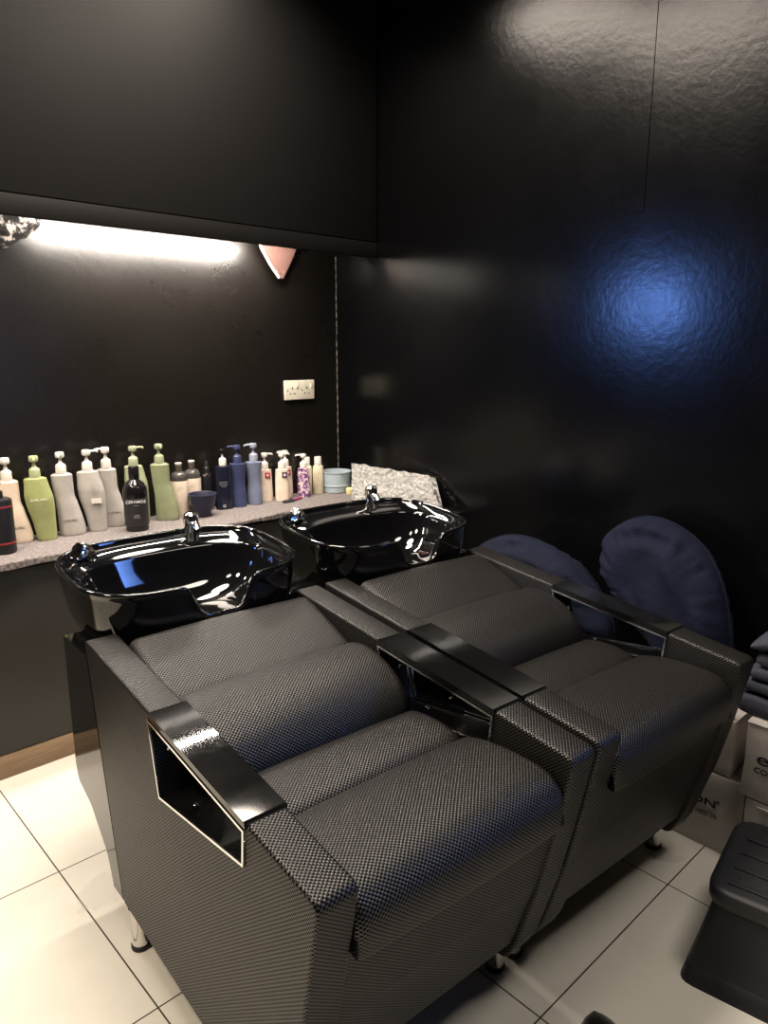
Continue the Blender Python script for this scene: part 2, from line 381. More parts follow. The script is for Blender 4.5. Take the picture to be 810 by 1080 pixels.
def bowl_rim_z(x, y, hd):
    z = .8875+.020*(y/hd)
    if y < 0: z -= .086*math.exp(-(abs(x-.014)/.084)**6)*min(1, (-y/hd)*1.5)**2
    return z
def make_basin(parent):
    HW, HD, N, CY = .316, .228, 240, 1.155
    def outline(hw, hd, n, cy=0, cx=0):
        D = []
        for k in range(4000):
            a = 2*PI*k/4000; c, s = math.cos(a), math.sin(a)
            D.append(Vector((cx+hw*math.copysign(abs(c)**(2/n), c), cy+hd*math.copysign(abs(s)**(2/n), s))))
        acc = [0.0]
        for k in range(4000): acc.append(acc[-1]+(D[(k+1) % 4000]-D[k]).length)
        L = []; q = 0
        for k in range(N):
            t_ = acc[-1]*k/N
            while acc[q+1] < t_: q += 1
            f = (t_-acc[q])/max(1e-9, acc[q+1]-acc[q]); p = D[q].lerp(D[(q+1) % 4000], f); L.append((p.x, p.y))
        return L
    base = outline(HW, HD, 3.3)
    rimz = [bowl_rim_z(x, y, HD) for x, y in base]
    bm = bmesh.new(); rings = []
    for sc, fr, dy in ((.60, 0, -.035), (.72, 0, -.030), (.82, .08, -.020), (.89, .24, -.010), (.94, .45, -.003), (.97, .70, 0), (.985, .88, 0), (.992, .94, 0)):
        rings.append([Vector((x*sc, y*sc+dy, .672+(rz-.672)*fr)) for (x, y), rz in zip(base, rimz)])
    for sc, dz in ((.998, -.010), (1.0, -.005), (.996, -.0015), (.988, 0), (.970, 0), (.960, -.002), (.953, -.007), (.948, -.016)):
        rings.append([Vector((x*sc, y*sc, rz+dz)) for (x, y), rz in zip(base, rimz)])
    inn = outline(.274, .160, 3.2, -.038)
    iz = [bowl_rim_z(x, y-.02, HD)-.026 for x, y in inn]
    rings.append([Vector((x, y, z+.003)) for (x, y), z in zip(inn, iz)])
    for sc, fr in ((.985, .985), (.97, .93), (.93, .75), (.86, .5), (.74, .28), (.55, .12), (.3, .03), (.08, 0)):
        rings.append([Vector((x*sc, (y+.035)*sc-.035, .705+(z-.705)*fr)) for (x, y), z in zip(inn, iz)])
    for r in rings:
        for p in r: p.y += CY; p.x -= .008
    add_loft(bm, rings)
    b = obj('basin', bm, CERAMIC, parent, ang=70); b['label'] = 'black glazed wash basin'
    # faucet post with spray head, rear deck right of centre
    fx, fy, fz = .105, CY+.165, .862
    bm = bmesh.new()
    add_lathe(bm, [(.030, 0), (.031, .006), (.026, .010), (.0225, .013), (.0225, .06), (.024, .085), (.022, .099), (.014, .106), (0, .107)], 28, (fx, fy, fz))
    add_tube(bm, [(fx, fy-.01, fz+.07), (fx, fy-.03, fz+.068), (fx, fy-.045, fz+.055)], [.014, .014, .012], 14)
    f = obj('spray_tap', bm, CHROME, b); f['label'] = 'chrome spray tap'
    add = bmesh.new(); add_lathe(add, [(.036, -.004), (.038, .002), (.034, .005), (.0, .006)], 28, (fx, fy, fz)); obj('tap_collar', add, GLOSS, b)
    # mixer handle, left of the deck
    kx, ky, kz = -.205, CY+.150, .866
    bm = bmesh.new()
    add_lathe(bm, [(.024, -.004), (.024, .006), (.016, .012), (.015, .03), (.0, .03)], 24, (kx, ky, kz))
    Mr = Matrix.Rotation(math.radians(62), 3, Vector((.35, -1, 0)).normalized())
    prof = [(0, 0), (.017, .0), (.019, .006), (.020, .02), (.025, .03), (.025, .045), (.022, .052), (.0, .054)]
    rings = []
    for r, z in prof:
        rings.append([Mr @ Vector((max(r, 1e-4)*(1+.06*math.cos(8*a))*math.cos(a), max(r, 1e-4)*(1+.06*math.cos(8*a))*math.sin(a), z))+Vector((kx, ky, kz+.024)) for a in [2*PI*k/40 for k in range(40)]])
    add_loft(bm, rings)
    h = obj('mixer_knob', bm, CHROME, b); h['label'] = 'chrome mixer knob'
    bm = bmesh.new(); add_tube(bm, catmull([(kx-.01, ky, kz+.005), (kx-.04, ky-.01, kz+.012), (kx-.055, ky-.04, kz+.004), (kx-.03, ky-.06, kz+.002)], 6), .006, 10)
    obj('hose', bm, CHROME, b)
    bm = bmesh.new(); add_lathe(bm, [(.026, 0), (.026, .003), (.02, .004), (.0, .002)], 24, (0, CY-.035, .7055)); obj('drain', bm, CHROME, b)
    return b

def make_chair(label, loc, rz):
    root = thing('shampoo_chair', label, 'shampoo chair', loc, rz, 'twin black shampoo chairs with wash basins')
    # upholstered arms, notched for the gloss armrest
    Y0, Y1 = .205, .600
    n_tl, n_bl, n_br, n_tr = (Y1, ztop(Y1)), (.565, .560), (.212, .612), (Y0, ztop(Y0))
    poly = [(.150, .104), (.122, .16), (.068, .34), (.032, .50), (.010, .61), (-.002, ztop(0)-.004), n_tr, n_br, n_bl, n_tl, (.985, ztop(.985)), (.862, .118)]
    rad = [.035, .1, .1, .1, .05, .022, 0, 0, 0, 0, .012, .02]
    poly = rounded(poly, rad, 6)
    for s in (-1, 1):
        bm = bmesh.new(); xo, xi = s*CW, s*(CW-AW)
        add_prism(bm, poly, min(xo, xi), max(xo, xi))
        bm.normal_update()
        es = [e for e in bm.edges if len(e.link_faces) == 2 and sum(abs(f.normal.x) > .9 for f in e.link_faces) == 1
              and not any((v.co.z > .55 and .19 < v.co.y < .61 and v.co.z < ztop(v.co.y)-.008) for v in e.verts)
              and not (abs(e.verts[0].co.y-e.verts[1].co.y) < .03 and .56 < e.verts[0].co.z < ztop(.1) and .19 < e.verts[0].co.y < .61)]
        bmesh.ops.bevel(bm, geom=es, offset=.009, segments=3, affect='EDGES', profile=.55, clamp_overlap=True)
        bm.normal_update(); uv_box(bm); obj('arm', bm, WEAVE, root, ang=50)
        # piping along the outer top edge
        bm = bmesh.new(); uv = None
        # gloss armrest: top board and liner of the opening
        bm = bmesh.new(); e = .0015; x0, x1 = min(xo, xi)-e, max(xo, xi)+e
        def bar(p, q, th, r=.0):
            p = Vector(p); q = Vector(q); d = (q-p).normalized(); nn = Vector((-d.y, d.x))*th
            add_prism(bm, [tuple(p), tuple(q), tuple(q+nn), tuple(p+nn)], x0+.003, x1-.003)
        tl, bl, br, tr = [Vector(v) for v in (n_tl, n_bl, n_br, n_tr)]
        top = [(tr.x, tr.y-.012), (tl.x-.002, tl.y-.012), (tl.x, tl.y+.003), (tr.x, tr.y+.003)]
        A, B = add_prism(bm, rounded(top, [0, 0, .006, .006], 3), x0-.001, x1+.001)
        bar(br, tr, .005); bar(tl, bl, .005); bar(bl, br, .005)
        ar = obj('armrest', bm, GLOSS, root, ang=30); ar['label'] = 'gloss black armrest with an open side'
        # chrome trim frame round the opening, on both faces
        k = [Vector((tr.x+.001, tr.y-.0125)), Vector((tl.x-.001, tl.y-.0125)), Vector((bl.x+.000, bl.y+.001)), Vector((br.x+.001, br.y+.001))]
        cen = sum(k, Vector((0, 0)))/4
        for side, xx in ((1, x1), (-1, x0)):
            bm = bmesh.new(); inner = []
            w = .0048
            for i in range(4):
                p, a, b2 = k[i], k[i-1], k[(i+1) % 4]
                u = (a-p).normalized(); v = (b2-p).normalized(); hh = u.angle(v)/2
                inner.append(p+(u+v).normalized()*(w/math.sin(hh)))
            rA = [(xx, p.x, p.y) for p in k]; rB = [(xx+side*.003, p.x, p.y) for p in k]
            rC = [(xx+side*.003, p.x, p.y) for p in inner]; rD = [(xx, p.x, p.y) for p in inner]
            add_loft(bm, [rA, rB, rC, rD, rA], False, False); bmesh.ops.remove_doubles(bm, verts=bm.verts, dist=1e-5)
            f = obj('trim_frame', bm, CHROME, ar, smooth=False); f['label'] = 'thin chrome trim frame'
        for (yy, zz) in (((br.x+.05), br.y+.012), ((bl.x-.10), bl.y+.027), ):
            bm = bmesh.new(); add_lathe(bm, [(.0, 0), (.006, 0), (.006, .003), (.003, .005), (0, .005)], 14, (xo-s*.03, yy, zz-.004)); obj('screw', bm, CHROME, ar)
        bm = bmesh.new(); add_lathe(bm, [(.0, 0), (.007, 0), (.007, .003), (.003, .005), (0, .005)], 14, (xo-s*.03, .573, .66), M=Matrix.Rotation(PI/2, 3, 'X')); obj('screw', bm, CHROME, ar)
    XI = CW-AW+.001
    # body under the cushions, front panel
    poly = rounded([(.130, .166), (.070, .36), (.034, .52), (.032, .57), (.45, .57), (.70, .655), (.93, .735), (.862, .14)], [.01, .1, 0, 0, 0, 0, 0, 0])
    bm = bmesh.new(); add_prism(bm, poly, -XI, XI); bm.normal_update(); uv_box(bm); obj('seat_base', bm, WEAVE, root, ang=40)
    XC = CW-AW-.002
    # front seat cushion with its roll and skirt
    seat_cushion('seat_cushion', [(.288, .580), (.284, .602), (.255, .620), (.19, .634), (.10, .638), (.045, .630), (.014, .603), (.006, .565), (.014, .522), (.026, .518), (.032, .55), (.06, .572), (.15, .573), (.26, .572)], -XC, XC, root, .022, .005)
    seat_cushion('seat_cushion', [(.462, .585), (.455, .603), (.42, .612), (.36, .615), (.315, .608), (.293, .594), (.290, .576), (.31, .570), (.38, .57), (.45, .572)], -XC, XC, root, .022, .004)
    seat_cushion('lumbar_cushion', [(.462, .592), (.468, .625), (.495, .665), (.545, .697), (.605, .714), (.650, .716), (.685, .706), (.693, .685), (.66, .66), (.60, .625), (.52, .585), (.48, .58)], -XC, XC, root, .030, .007)
    seat_cushion('back_cushion', [(.697, .676), (.705, .695), (.74, .713), (.80, .738), (.86, .759), (.895, .770), (.915, .769), (.922, .752), (.89, .725), (.81, .695), (.72, .665)], -XC, XC, root, .026, .005)
    # legs
    for x in (-CW+.024, CW-.024):
        for y in (.222, .83):
            bm = bmesh.new(); add_lathe(bm, [(.0, .012), (.021, .012), (.0215, .02), (.0215, .112), (.024, .118), (.0, .118)], 28, (x, y, 0))
            lg = obj('leg', bm, CHROME, root); lg['label'] = 'chrome tube leg'
            bm = bmesh.new(); add_lathe(bm, [(0, 0), (.0225, 0), (.0235, .004), (.0235, .012), (.021, .0125), (0, .0125)], 28, (x, y, 0)); obj('rubber_foot', bm, RUBBER, lg)
    # rear gloss pedestal carrying the basin
    poly = rounded([(.868, .12), (.985, .728), (1.165, .728), (1.165, .36), (1.155, .315), (1.06, .285), (.96, .20), (.93, .12)], [0, 0, .006, .03, .03, .06, .06, 0])
    bm = bmesh.new(); add_prism(bm, poly, -CW+.002, CW-.002)
    p = obj('pedestal', bm, GLOSS, root, ang=40); p['label'] = 'gloss black rear pedestal'
    add = bmesh.new(); add_lathe(add, [(.045, 0), (.05, .004), (.05, .012), (.042, .017), (.03, .017), (.027, .012), (0, .012)], 32, (.30, 1.085, .728)); obj('hinge_cap', add, GLOSS, p)
    bm = bmesh.new(); add_lathe(bm, [(.11, .742), (.10, .70), (.09, .69), (.0, .69)], 24, (0, 1.1, 0)); bm.free()
    make_basin(root)
    return root
def pivot(a, b, rz):
    x, y, _ = world(a, b)
    return (x+CW*math.cos(rz), y+CW*math.sin(rz), 0)
def world(a, b): return (a*math.cos(TH)-b*math.sin(TH), a*math.sin(TH)+b*math.cos(TH), 0)
make_chair('black woven shampoo chair nearest the camera, beside the bare tiled floor at left', world(.500+CW, .75), TH)
make_chair('black woven shampoo chair on the right, next to the navy pillows and cartons', pivot(1.197, .752, TH-math.radians(.6)), TH-math.radians(.6))

# ------------------------------------------------------------------ bottles
FLARE = [(0, .19, .20), (.015, .21, .217), (.10, .215, .222), (.25, .217, .196), (.41, .221, .154), (.54, .229, .120), (.64, .242, .086), (.79, .256, .080), (.93, .265, .076), (.975, .262, .072), (1, .20, .02)]
CHEST = [(0, .128, .150), (.02, .145, .166), (.18, .166, .172), (.35, .200, .172), (.52, .250, .176), (.66, .276, .168), (.74, .280, .150), (.87, .268, .114), (.955, .266, .092), (.985, .25, .08), (1, .18, .02)]
def body_loft(kind, H, wscale, depth=.62, n=2.4, N=40):
    bm = bmesh.new(); rings = []
    K = catmull([(t, l, r) for t, l, r in kind], 4)
    cx = (kind[0][2]-kind[0][1])/2
    for v in K:
        t, l, r = v; hw = (l+r)/2*H*wscale; c = ((r-l)/2-cx)*H*wscale; hd = hw*depth
        ring = []
        for k in range(N):
            a = 2*PI*k/N; cc, ss = math.cos(a), math.sin(a)
            ring.append((c+hw*math.copysign(abs(cc)**(2/n), cc), hd*math.copysign(abs(ss)**(2/n), ss), t*H))
        rings.append(ring)
    add_loft(bm, rings); return bm, K[-1]
def pump(parent, x, z0, h, rc, m, spout=None, hm=None):
    """collar, stem and head of a pump; h is its whole height"""
    bm = bmesh.new(); add_lathe(bm, [(rc, 0), (rc*1.02, .003), (rc, h*.34), (rc*.95, h*.38), (rc*.78, h*.43), (rc*.45, h*.47), (rc*.36, h*.52), (rc*.27, h*.62), (rc*.28, h*.76), (0, h*.76)], 24, (x, 0, z0))
    obj('pump_collar', bm, m, parent)
    bm = bmesh.new(); rh = rc*.86
    add_lathe(bm, [(0, h*.70), (rc*.4, h*.70), (rh*.9, h*.74), (rh, h*.80), (rh, h*.93), (rh*.85, h*.99), (0, h)], 24, (x, 0, z0))
    if spout is not None:
        d = Vector((math.cos(spout), math.sin(spout), 0)); L = rc*2.1
        P = [Vector((x, 0, z0+h*.90))+d*rh*.5, Vector((x, 0, z0+h*.92))+d*L*.7, Vector((x, 0, z0+h*.90))+d*L, Vector((x, 0, z0+h*.84))+d*L*1.04]
        add_tube(bm, P, [rc*.3, rc*.26, rc*.24, rc*.2], 10)
    obj('pump_head', bm, hm or m, parent)
def label_lines(parent, cx, y, z, rows, m, name='lettering'):
    """rows of (text or None, size, dz); None is a fine line of small print (a bar)"""
    for tx, sz, dz in rows:
        Mx = Matrix.Translation((cx, y, z+dz)) @ Matrix.Rotation(PI/2, 4, 'X')
        o = obj(name, text_bm(tx, sz, Mx, .0003, 1.0, .008 if tx[0] != '\u2014' else 0), m, parent, smooth=False)
    return o
CT = .7745
def pump_bottle(label, cat_col, kind, x, y, yaw, H, top, wsc, spout=None, rc=.0185, depth=.62, group=None, m=None, pm=None, hm=None, words=None, wm=None):
    r = thing('pump_bottle', label, 'bottle', (x, y, CT), math.radians(yaw), group)
    m = m or m_plastic('bottle_plastic', cat_col)
    bm, last = body_loft(kind, H, wsc, depth)
    obj('bottle_body', bm, m, r, ang=60)
    cx = (kind[0][2]-kind[0][1])/2
    x0 = ((kind[-2][2]-kind[-2][1])/2-cx)*H*wsc
    pump(r, x0, H-.001, top-H, rc, pm or m, spout, hm)
    if words:
        for (fz, tx, sz) in words:
            i = min(range(len(kind)), key=lambda q: abs(kind[q][0]-fz)); hw = (kind[i][1]+kind[i][2])/2*H*wsc; c = ((kind[i][2]-kind[i][1])/2-cx)*H*wsc
            label_lines(r, c, -hw*depth-.0006, fz*H, tx if isinstance(tx, list) else [(tx, sz, 0)], wm or WINK)
    return r
G1 = 'pump bottles on the grey runner'
GREYINK = mat('grey_ink', srgb(120, 114, 108), .6); t = NT(GREYINK); t.bump(t.noise(200), .05, .001)
PALEINK = mat('pale_ink', srgb(226, 226, 190), .6); t = NT(PALEINK); t.bump(t.noise(200), .05, .001)
D = -PI/2
pump_bottle('cream pump bottle second from the left, behind the black red-striped one', (232, 212, 188), FLARE, .800, 2.780, -16, .229, .311, .93, D, group=G1, hm=None, pm=m_plastic('ivory_cap', (232, 224, 208)), words=[(.25, [('SUBLIMIC', .012, 0)], 0)], wm=GREYINK)
pump_bottle('lime green pump bottle with white lettering, third from the left', (158, 164, 110), CHEST, .886, 2.748, -17, .234, .313, .92, D, group=G1, pm=m_plastic('pale_lime_cap', (176, 182, 138)), words=[(.66, [('SUBLIMIC', .0145, .0), ('\u2014\u2014\u2014\u2014', .007, -.012), ('\u2014\u2014\u2014', .007, -.019)], 0)], wm=PALEINK)
SILV = m_plastic('silver_grey_plastic', (178, 172, 166), .3)
WCAP = m_plastic('white_cap', (224, 218, 210), .3)
pump_bottle('silver grey flared pump bottle just right of the lime green one', None, FLARE, .985, 2.764, -20, .236, .316, .92, D-.1, group=G1, m=SILV, pm=WCAP, words=[(.25, [('SUBLIMIC', .012, 0)], 0)], wm=GREYINK)
b4 = pump_bottle('silver grey pump bottle with a back label and spout pointing right', None, CHEST, 1.080, 2.760, -21, .236, .316, .92, .15, group=G1, m=SILV, pm=WCAP)
label_lines(b4, .0, -.0330, .16, [('\u2014\u2014\u2014', .012, .022), ('\u2014\u2014\u2014\u2014', .009, .012), ('\u2014\u2014\u2014\u2014', .008, .004), ('\u2014\u2014\u2014\u2014', .008, -.004), ('\u2014\u2014\u2014', .008, -.012)], GREYINK)
obj('price_sticker', box((-.016, -.0330, .112), (.020, -.029, .130)), WCAP, b4, smooth=False)
pump_bottle('silver grey flared pump bottle partly hidden behind the black clear-capped one', None, FLARE, 1.165, 2.790, -23, .232, .316, .9, PI+.3, group=G1, m=SILV, pm=WCAP, words=[(.25, [('SUBLIMIC', .011, 0)], 0)], wm=GREYINK)
pump_bottle('light green pump bottle with a bulging chest behind the black bottle', (158, 164, 132), CHEST, 1.275, 2.792, -25, .232, .310, .86, .1, group=G1, pm=m_plastic('pale_green_cap', (166, 172, 144)))
pump_bottle('sage green flared pump bottle, tallest of the green ones', (140, 146, 114), FLARE, 1.366, 2.746, -26, .236, .315, .9, D+.2, group=G1, pm=m_plastic('pale_sage_cap', (164, 170, 140)))
STRA = [(0, .19, .19), (.015, .20, .20), (.3, .198, .198), (.6, .193, .193), (.93, .186, .186), (.975, .178, .178), (1, .06, .06)]
NAVYB = m_plastic('navy_plastic', (62, 68, 102), .25)
WAIST = [(0, .19, .19), (.02, .205, .205), (.25, .205, .205), (.5, .178, .178), (.7, .19, .19), (.95, .215, .215), (.985, .205, .205), (1, .05, .05)]
pump_bottle('navy pump bottle with its spout pointing left', None, WAIST, 1.724, 2.776, -32, .196, .276, .86, PI, rc=.0185, depth=.9, group=G1, m=NAVYB)
pump_bottle('slate blue pump bottle with a pale pump, right of the navy one', (116, 123, 146), WAIST, 1.806, 2.772, -33, .195, .278, .86, PI+.4, rc=.019, depth=.9, group=G1, pm=m_plastic('grey_blue_cap', (150, 156, 172)))
SQ = [(0, .22, .22), (.015, .24, .24), (.2, .245, .245), (.6, .235, .235), (.93, .215, .215), (.975, .205, .205), (1, .06, .06)]
CREAM = m_plastic('cream_plastic', (232, 214, 196), .35)
RED = m_plastic('crimson_label', (170, 40, 70), .5); PURP = m_plastic('plum_label', (84, 52, 74), .5); PINK = m_plastic('purple_print', (140, 84, 140), .5)
GC = 'cream pump bottles near the corner'
for x, y, sp, lm, lab in ((1.878, 2.792, .1, RED, 'cream pump bottle with a red square label, just right of the slate blue bottle'),
                          (1.940, 2.746, .2, PURP, 'cream pump bottle with a dark plum square label, middle of the three cream pumps'),
                          (1.996, 2.796, PI+.2, RED, 'cream pump bottle with a red square label, beside the purple patterned bottle')):
    b = pump_bottle(lab, None, SQ, x, y, -34, .150, .226, .9, sp, rc=.0165, depth=.7, group=GC, m=CREAM, pm=WCAP)
    yy = -.0247
    bm = box((.000, yy, .112), (.024, yy+.006, .136)); obj('square_label', bm, lm, b, smooth=False)
    obj('label_centre', box((.007, yy-.0006, .119), (.017, yy+.001, .129)), WCAP, b, smooth=False)
b = pump_bottle('cream pump bottle with a purple flower pattern', None, SQ, 2.066, 2.748, -37, .140, .208, .9, PI+.1, rc=.0165, depth=.7, group=GC, m=m_plastic('patterned_plastic', (214, 190, 196)), pm=WCAP)
bmat = b.children[0].data.materials[0]; t = NT(bmat)
v = t.n('ShaderNodeTexNoise'); v.inputs['Scale'].default_value = 70; v.inputs['Detail'].default_value = 3; t.l(t.n('ShaderNodeTexCoord').outputs['Object'], v.inputs['Vector'])
t.l(t.ramp(v.outputs[0], [(.46, srgb(222, 206, 206)), (.52, srgb(134, 86, 138)), (.6, srgb(104, 60, 110))]), t.b.inputs['Base Color'])
# navy bottle with white collar and black head
b = pump_bottle('black shampoo bottle with a white pump collar, left of the navy one', None, STRA, 1.650, 2.776, -31, .193, .266, .98, None, rc=.016, depth=.75, group=G1, m=m_plastic('blue_black_plastic', (26, 28, 44), .2), pm=WCAP, hm=m_plastic('black_cap', (20, 20, 24), .25),
                words=[(.6, [('\u2014\u2014\u2014', .012, .006), ('\u2014\u2014\u2014', .012, -.004), ('\u2014\u2014', .010, -.013)], 0), (.07, [('O', .016, .002)], 0)])
# black pump with red stripes at the left edge
rb = thing('pump_bottle', 'matt black pump bottle with two red stripes at the far left', 'bottle', (.712, 2.668, CT), math.radians(-15), G1)
BLK = m_plastic('matt_black_plastic', (26, 25, 26), .4)
obj('bottle_body', lathe([(.0, 0), (.040, 0), (.043, .004), (.043, .178), (.041, .186), (.030, .191), (0, .191)], 40), BLK, rb)
for z in (.034, .160): obj('red_stripe', lathe([(.0434, z), (.0437, z+.001), (.0437, z+.005), (.0434, z+.006), (.0425, z+.006), (.0425, z)], 40), m_plastic('dark_red_print', (146, 44, 48), .5), rb)
pump(rb, 0, .190, .062, .017, BLK, D-.3)
# black bottle with a clear shoulder
kb = thing('bottle', 'small black labelled bottle with glossy shoulder standing in front of the row', 'bottle', (1.195, 2.664, CT), math.radians(-24), None)
DK = m_plastic('smoked_plastic', (22, 20, 22), .1)
obj('bottle_body', lathe([(.0, 0), (.040, 0), (.043, .004), (.044, .13), (.046, .145), (.044, .165), (.034, .185), (.019, .198), (.017, .202), (0, .202)], 40), DK, kb)
obj('label_band', lathe([(.0444, .022), (.0448, .024), (.0452, .128), (.0448, .130), (.0438, .13), (.043, .022)], 40), m_plastic('grey_label', (44, 42, 46), .45), kb)
obj('cap', lathe([(.019, .200), (.020, .202), (.020, .246), (.018, .249), (0, .249)], 28), mat('black_cap_gloss', (.008, .008, .008), .2), kb)
label_lines(kb, 0, -.0458, .10, [('CERAMIDE', .0155, .018), ('\u2014\u2014\u2014', .008, .004), ('\u2014\u2014', .010, -.035), ('\u2014\u2014\u2014', .008, -.043)], WINK)
# two clear topped bottles
for x, y, lab in ((1.440, 2.776, 'cream bottle with a clear shoulder and cap, right of the sage green pump'), (1.513, 2.800, 'cream bottle with a clear shoulder and dark cap, behind the navy cup')):
    c = thing('lotion_bottle', lab, 'bottle', (x, y, CT), math.radians(-27), 'clear shouldered cream bottles')
    obj('bottle_body', lathe([(0, 0), (.034, 0), (.036, .004), (.036, .150), (.0355, .1515), (0, .1515)], 36), m_plastic('milky_plastic', (222, 206, 188), .25), c)
    obj('clear_shoulder', lathe([(.0355, .1515), (.036, .155), (.034, .172), (.026, .184), (.015, .189), (.0, .189)], 36), m_plastic('smoky_shoulder', (96, 92, 90), .12, .5), c)
    obj('cap', lathe([(.013, .188), (.0135, .19), (.0135, .222), (.012, .224), (0, .224)], 24), m_plastic('taupe_cap', (88, 78, 72), .3), c)
    obj('cap_rim', lathe([(.0136, .216), (.0142, .217), (.0142, .224), (.012, .2255), (0, .2255)], 24), WCAP, c)
    label_lines(c, 0, -.0366, .11, [('\u2014\u2014', .009, .018), ('\u2014\u2014\u2014', .007, .008), ('\u2014\u2014', .007, -.05)], GREYINK)
# spray bottle
c = thing('spray_bottle', 'slim black spray bottle standing behind the navy cup', 'bottle', (1.588, 2.808, CT), math.radians(-30))
obj('bottle_body', lathe([(0, 0), (.021, 0), (.0225, .004), (.0225, .148), (.021, .156), (.012, .162), (0, .162)], 28), m_plastic('ink_black_plastic', (30, 28, 36), .2), c)
obj('collar', lathe([(.0225, .150), (.0230, .152), (.0230, .158), (.014, .162), (0, .162)], 28), CHROME, c)
obj('spray_cap', lathe([(.012, .162), (.012, .185), (.009, .188), (.008, .208), (.006, .214), (0, .215)], 24), m_plastic('spray_cap_black', (40, 38, 42), .3), c)
# navy cup
c = thing('mixing_cup', 'navy plastic mixing cup standing behind the near tap', 'cup', (1.503, 2.702, CT), 0)
obj('cup_body', lathe([(0, 0), (.030, 0), (.032, .003), (.034, .022), (.046, .045), (.055, .075), (.058, .095), (.0595, .097), (.057, .098), (.0545, .094), (.051, .075), (.042, .047), (.030, .026), (0, .024)], 44), m_plastic('dark_navy_plastic', (38, 40, 62), .4), c)
# two slim cream bottles
for x, y, h, lab in ((2.128, 2.806, .178, 'slim cream bottle with a white cap, beside the purple patterned pump'), (2.172, 2.772, .180, 'slim cream bottle with a white cap, beside the pale blue tub')):
    c = thing('lotion_bottle', lab, 'bottle', (x, y, CT), math.radians(-38), 'slim cream bottles')
    bm = bmesh.new(); add_lathe(bm, [(0, 0), (.024, 0), (.026, .003), (.026, .125), (.024, .134), (.017, .139), (0, .139)], 32, sy=.75); obj('bottle_body', bm, m_plastic('butter_plastic', (232, 220, 190), .35), c)
    obj('cap', lathe([(.016, .138), (.0175, .140), (.0175, h-.004), (.016, h), (0, h)], 28), WCAP, c)
    label_lines(c, 0, -.0200, .08, [('\u2014', .014, .02), ('\u2014\u2014', .010, 0), ('\u2014', .012, -.012)], m_plastic('gold_ink', (176, 150, 104), .5))
# tub
c = thing('plastic_tub', 'pale blue translucent round tub near the corner', 'tub', (2.268, 2.752, CT), 0)
TUB = m_plastic('frosted_plastic', (192, 206, 214), .3, .25)
obj('tub_body', lathe([(0, 0), (.062, 0), (.066, .004), (.068, .033), (.0715, .034), (.0715, .038), (.0685, .039), (.073, .098), (.0755, .099), (.0755, .103), (.071, .103), (.067, .04), (.062, .006), (0, .005)], 48), TUB, c)
# small things on the runner
bm = bmesh.new(); add_lathe(bm, [(0, 0), (.018, 0), (.020, .005), (.020, .026), (.016, .031), (0, .032)], 28, (2.272, 2.652, CT)); tag(obj('small_lid', bm, m_plastic('pale_yellow_plastic', (226, 214, 156), .5)), 'small pale yellow lid in front of the tub', 'lid')
hc = thing('hair_clip', 'small black and pink hair clip in front of the cream pump bottles', 'hair clip', (1.955, 2.694, CT), math.radians(4))
bm = bmesh.new()
for cx in (-.036, -.006): add_tube(bm, [(cx+.014*math.cos(a), .012*math.sin(a), .006) for a in [2*PI*k/20 for k in range(20)]], .0045, 8, True)
obj('loops', bm, INK, hc)
bm = bmesh.new(); add_tube(bm, catmull([(.008, 0, .006), (.025, .004, .007), (.045, .01, .006), (.075, .018, .006)], 5), [.006]*16, 8); obj('pink_bar', bm, m_plastic('magenta_plastic', (150, 60, 110), .4), hc)

# folded foil sheets by the right wall
FOIL = mat('crumpled_foil', (.74, .72, .69), .34, metal=.85); t = NT(FOIL)
tc = t.n('ShaderNodeTexCoord').outputs['Object']
vo = t.n('ShaderNodeTexVoronoi'); vo.inputs['Scale'].default_value = 55; t.l(tc, vo.inputs['Vector'])
t.bump(t.math('ADD', vo.outputs['Distance'], t.noise(60, 6, .65, tc)), 1.0, .02)
def foil_sheet(q, th, seed, amp):
    """q: four corners of a sheet (bottom left, bottom right, top right, top left)"""
    bm = bmesh.new(); NU, NV = 60, 30; q = [Vector(p) for p in q]
    nrm = (q[1]-q[0]).cross(q[3]-q[0]).normalized()
    fr, bk = [], []
    for j in range(NV+1):
        v = j/NV; a, b = [], []
        for i in range(NU+1):
            u = i/NU; p = (q[0]*(1-u)+q[1]*u)*(1-v)+(q[3]*(1-u)+q[2]*u)*v
            d = noise.noise(Vector((u*9, v*5, seed)))*amp+noise.noise(Vector((u*26, v*14, seed+5)))*amp*.5
            if j in (0, NV) or i in (0, NU): p = p+Vector((0, 0, .006*noise.noise(Vector((u*14, v*14, seed+9)))))
            a.append(bm.verts.new(p+nrm*d)); b.append(bm.verts.new(p+nrm*(d-th)))
        fr.append(a); bk.append(b)
    for j in range(NV):
        for i in range(NU):
            bm.faces.new((fr[j][i], fr[j][i+1], fr[j+1][i+1], fr[j+1][i])); bm.faces.new((bk[j][i], bk[j+1][i], bk[j+1][i+1], bk[j][i+1]))
    for j in range(NV):
        for i in (0, NU): bm.faces.new((fr[j][i], fr[j+1][i], bk[j+1][i], bk[j][i]))
    for i in range(NU):
        for j in (0, NV): bm.faces.new((fr[j][i], fr[j][i+1], bk[j][i+1], bk[j][i]))
    return bm
f0 = tag(obj('foil_sheet', foil_sheet([(2.105, 2.445, .779), (2.272, 2.055, .779), (2.330, 2.180, .915), (2.200, 2.555, .945)], .006, 1, .010), FOIL, ang=80), 'front crumpled silver foil sheet leaning by the right wall behind the far basin', 'foil', 'folded foil sheets')
f1 = tag(obj('foil_sheet', foil_sheet([(2.175, 2.475, .779), (2.318, 2.085, .779), (2.353, 2.165, .905), (2.258, 2.570, .920)], .006, 3, .006), FOIL, ang=80), 'crumpled silver foil sheet showing its edges behind the front sheet', 'foil', 'folded foil sheets')

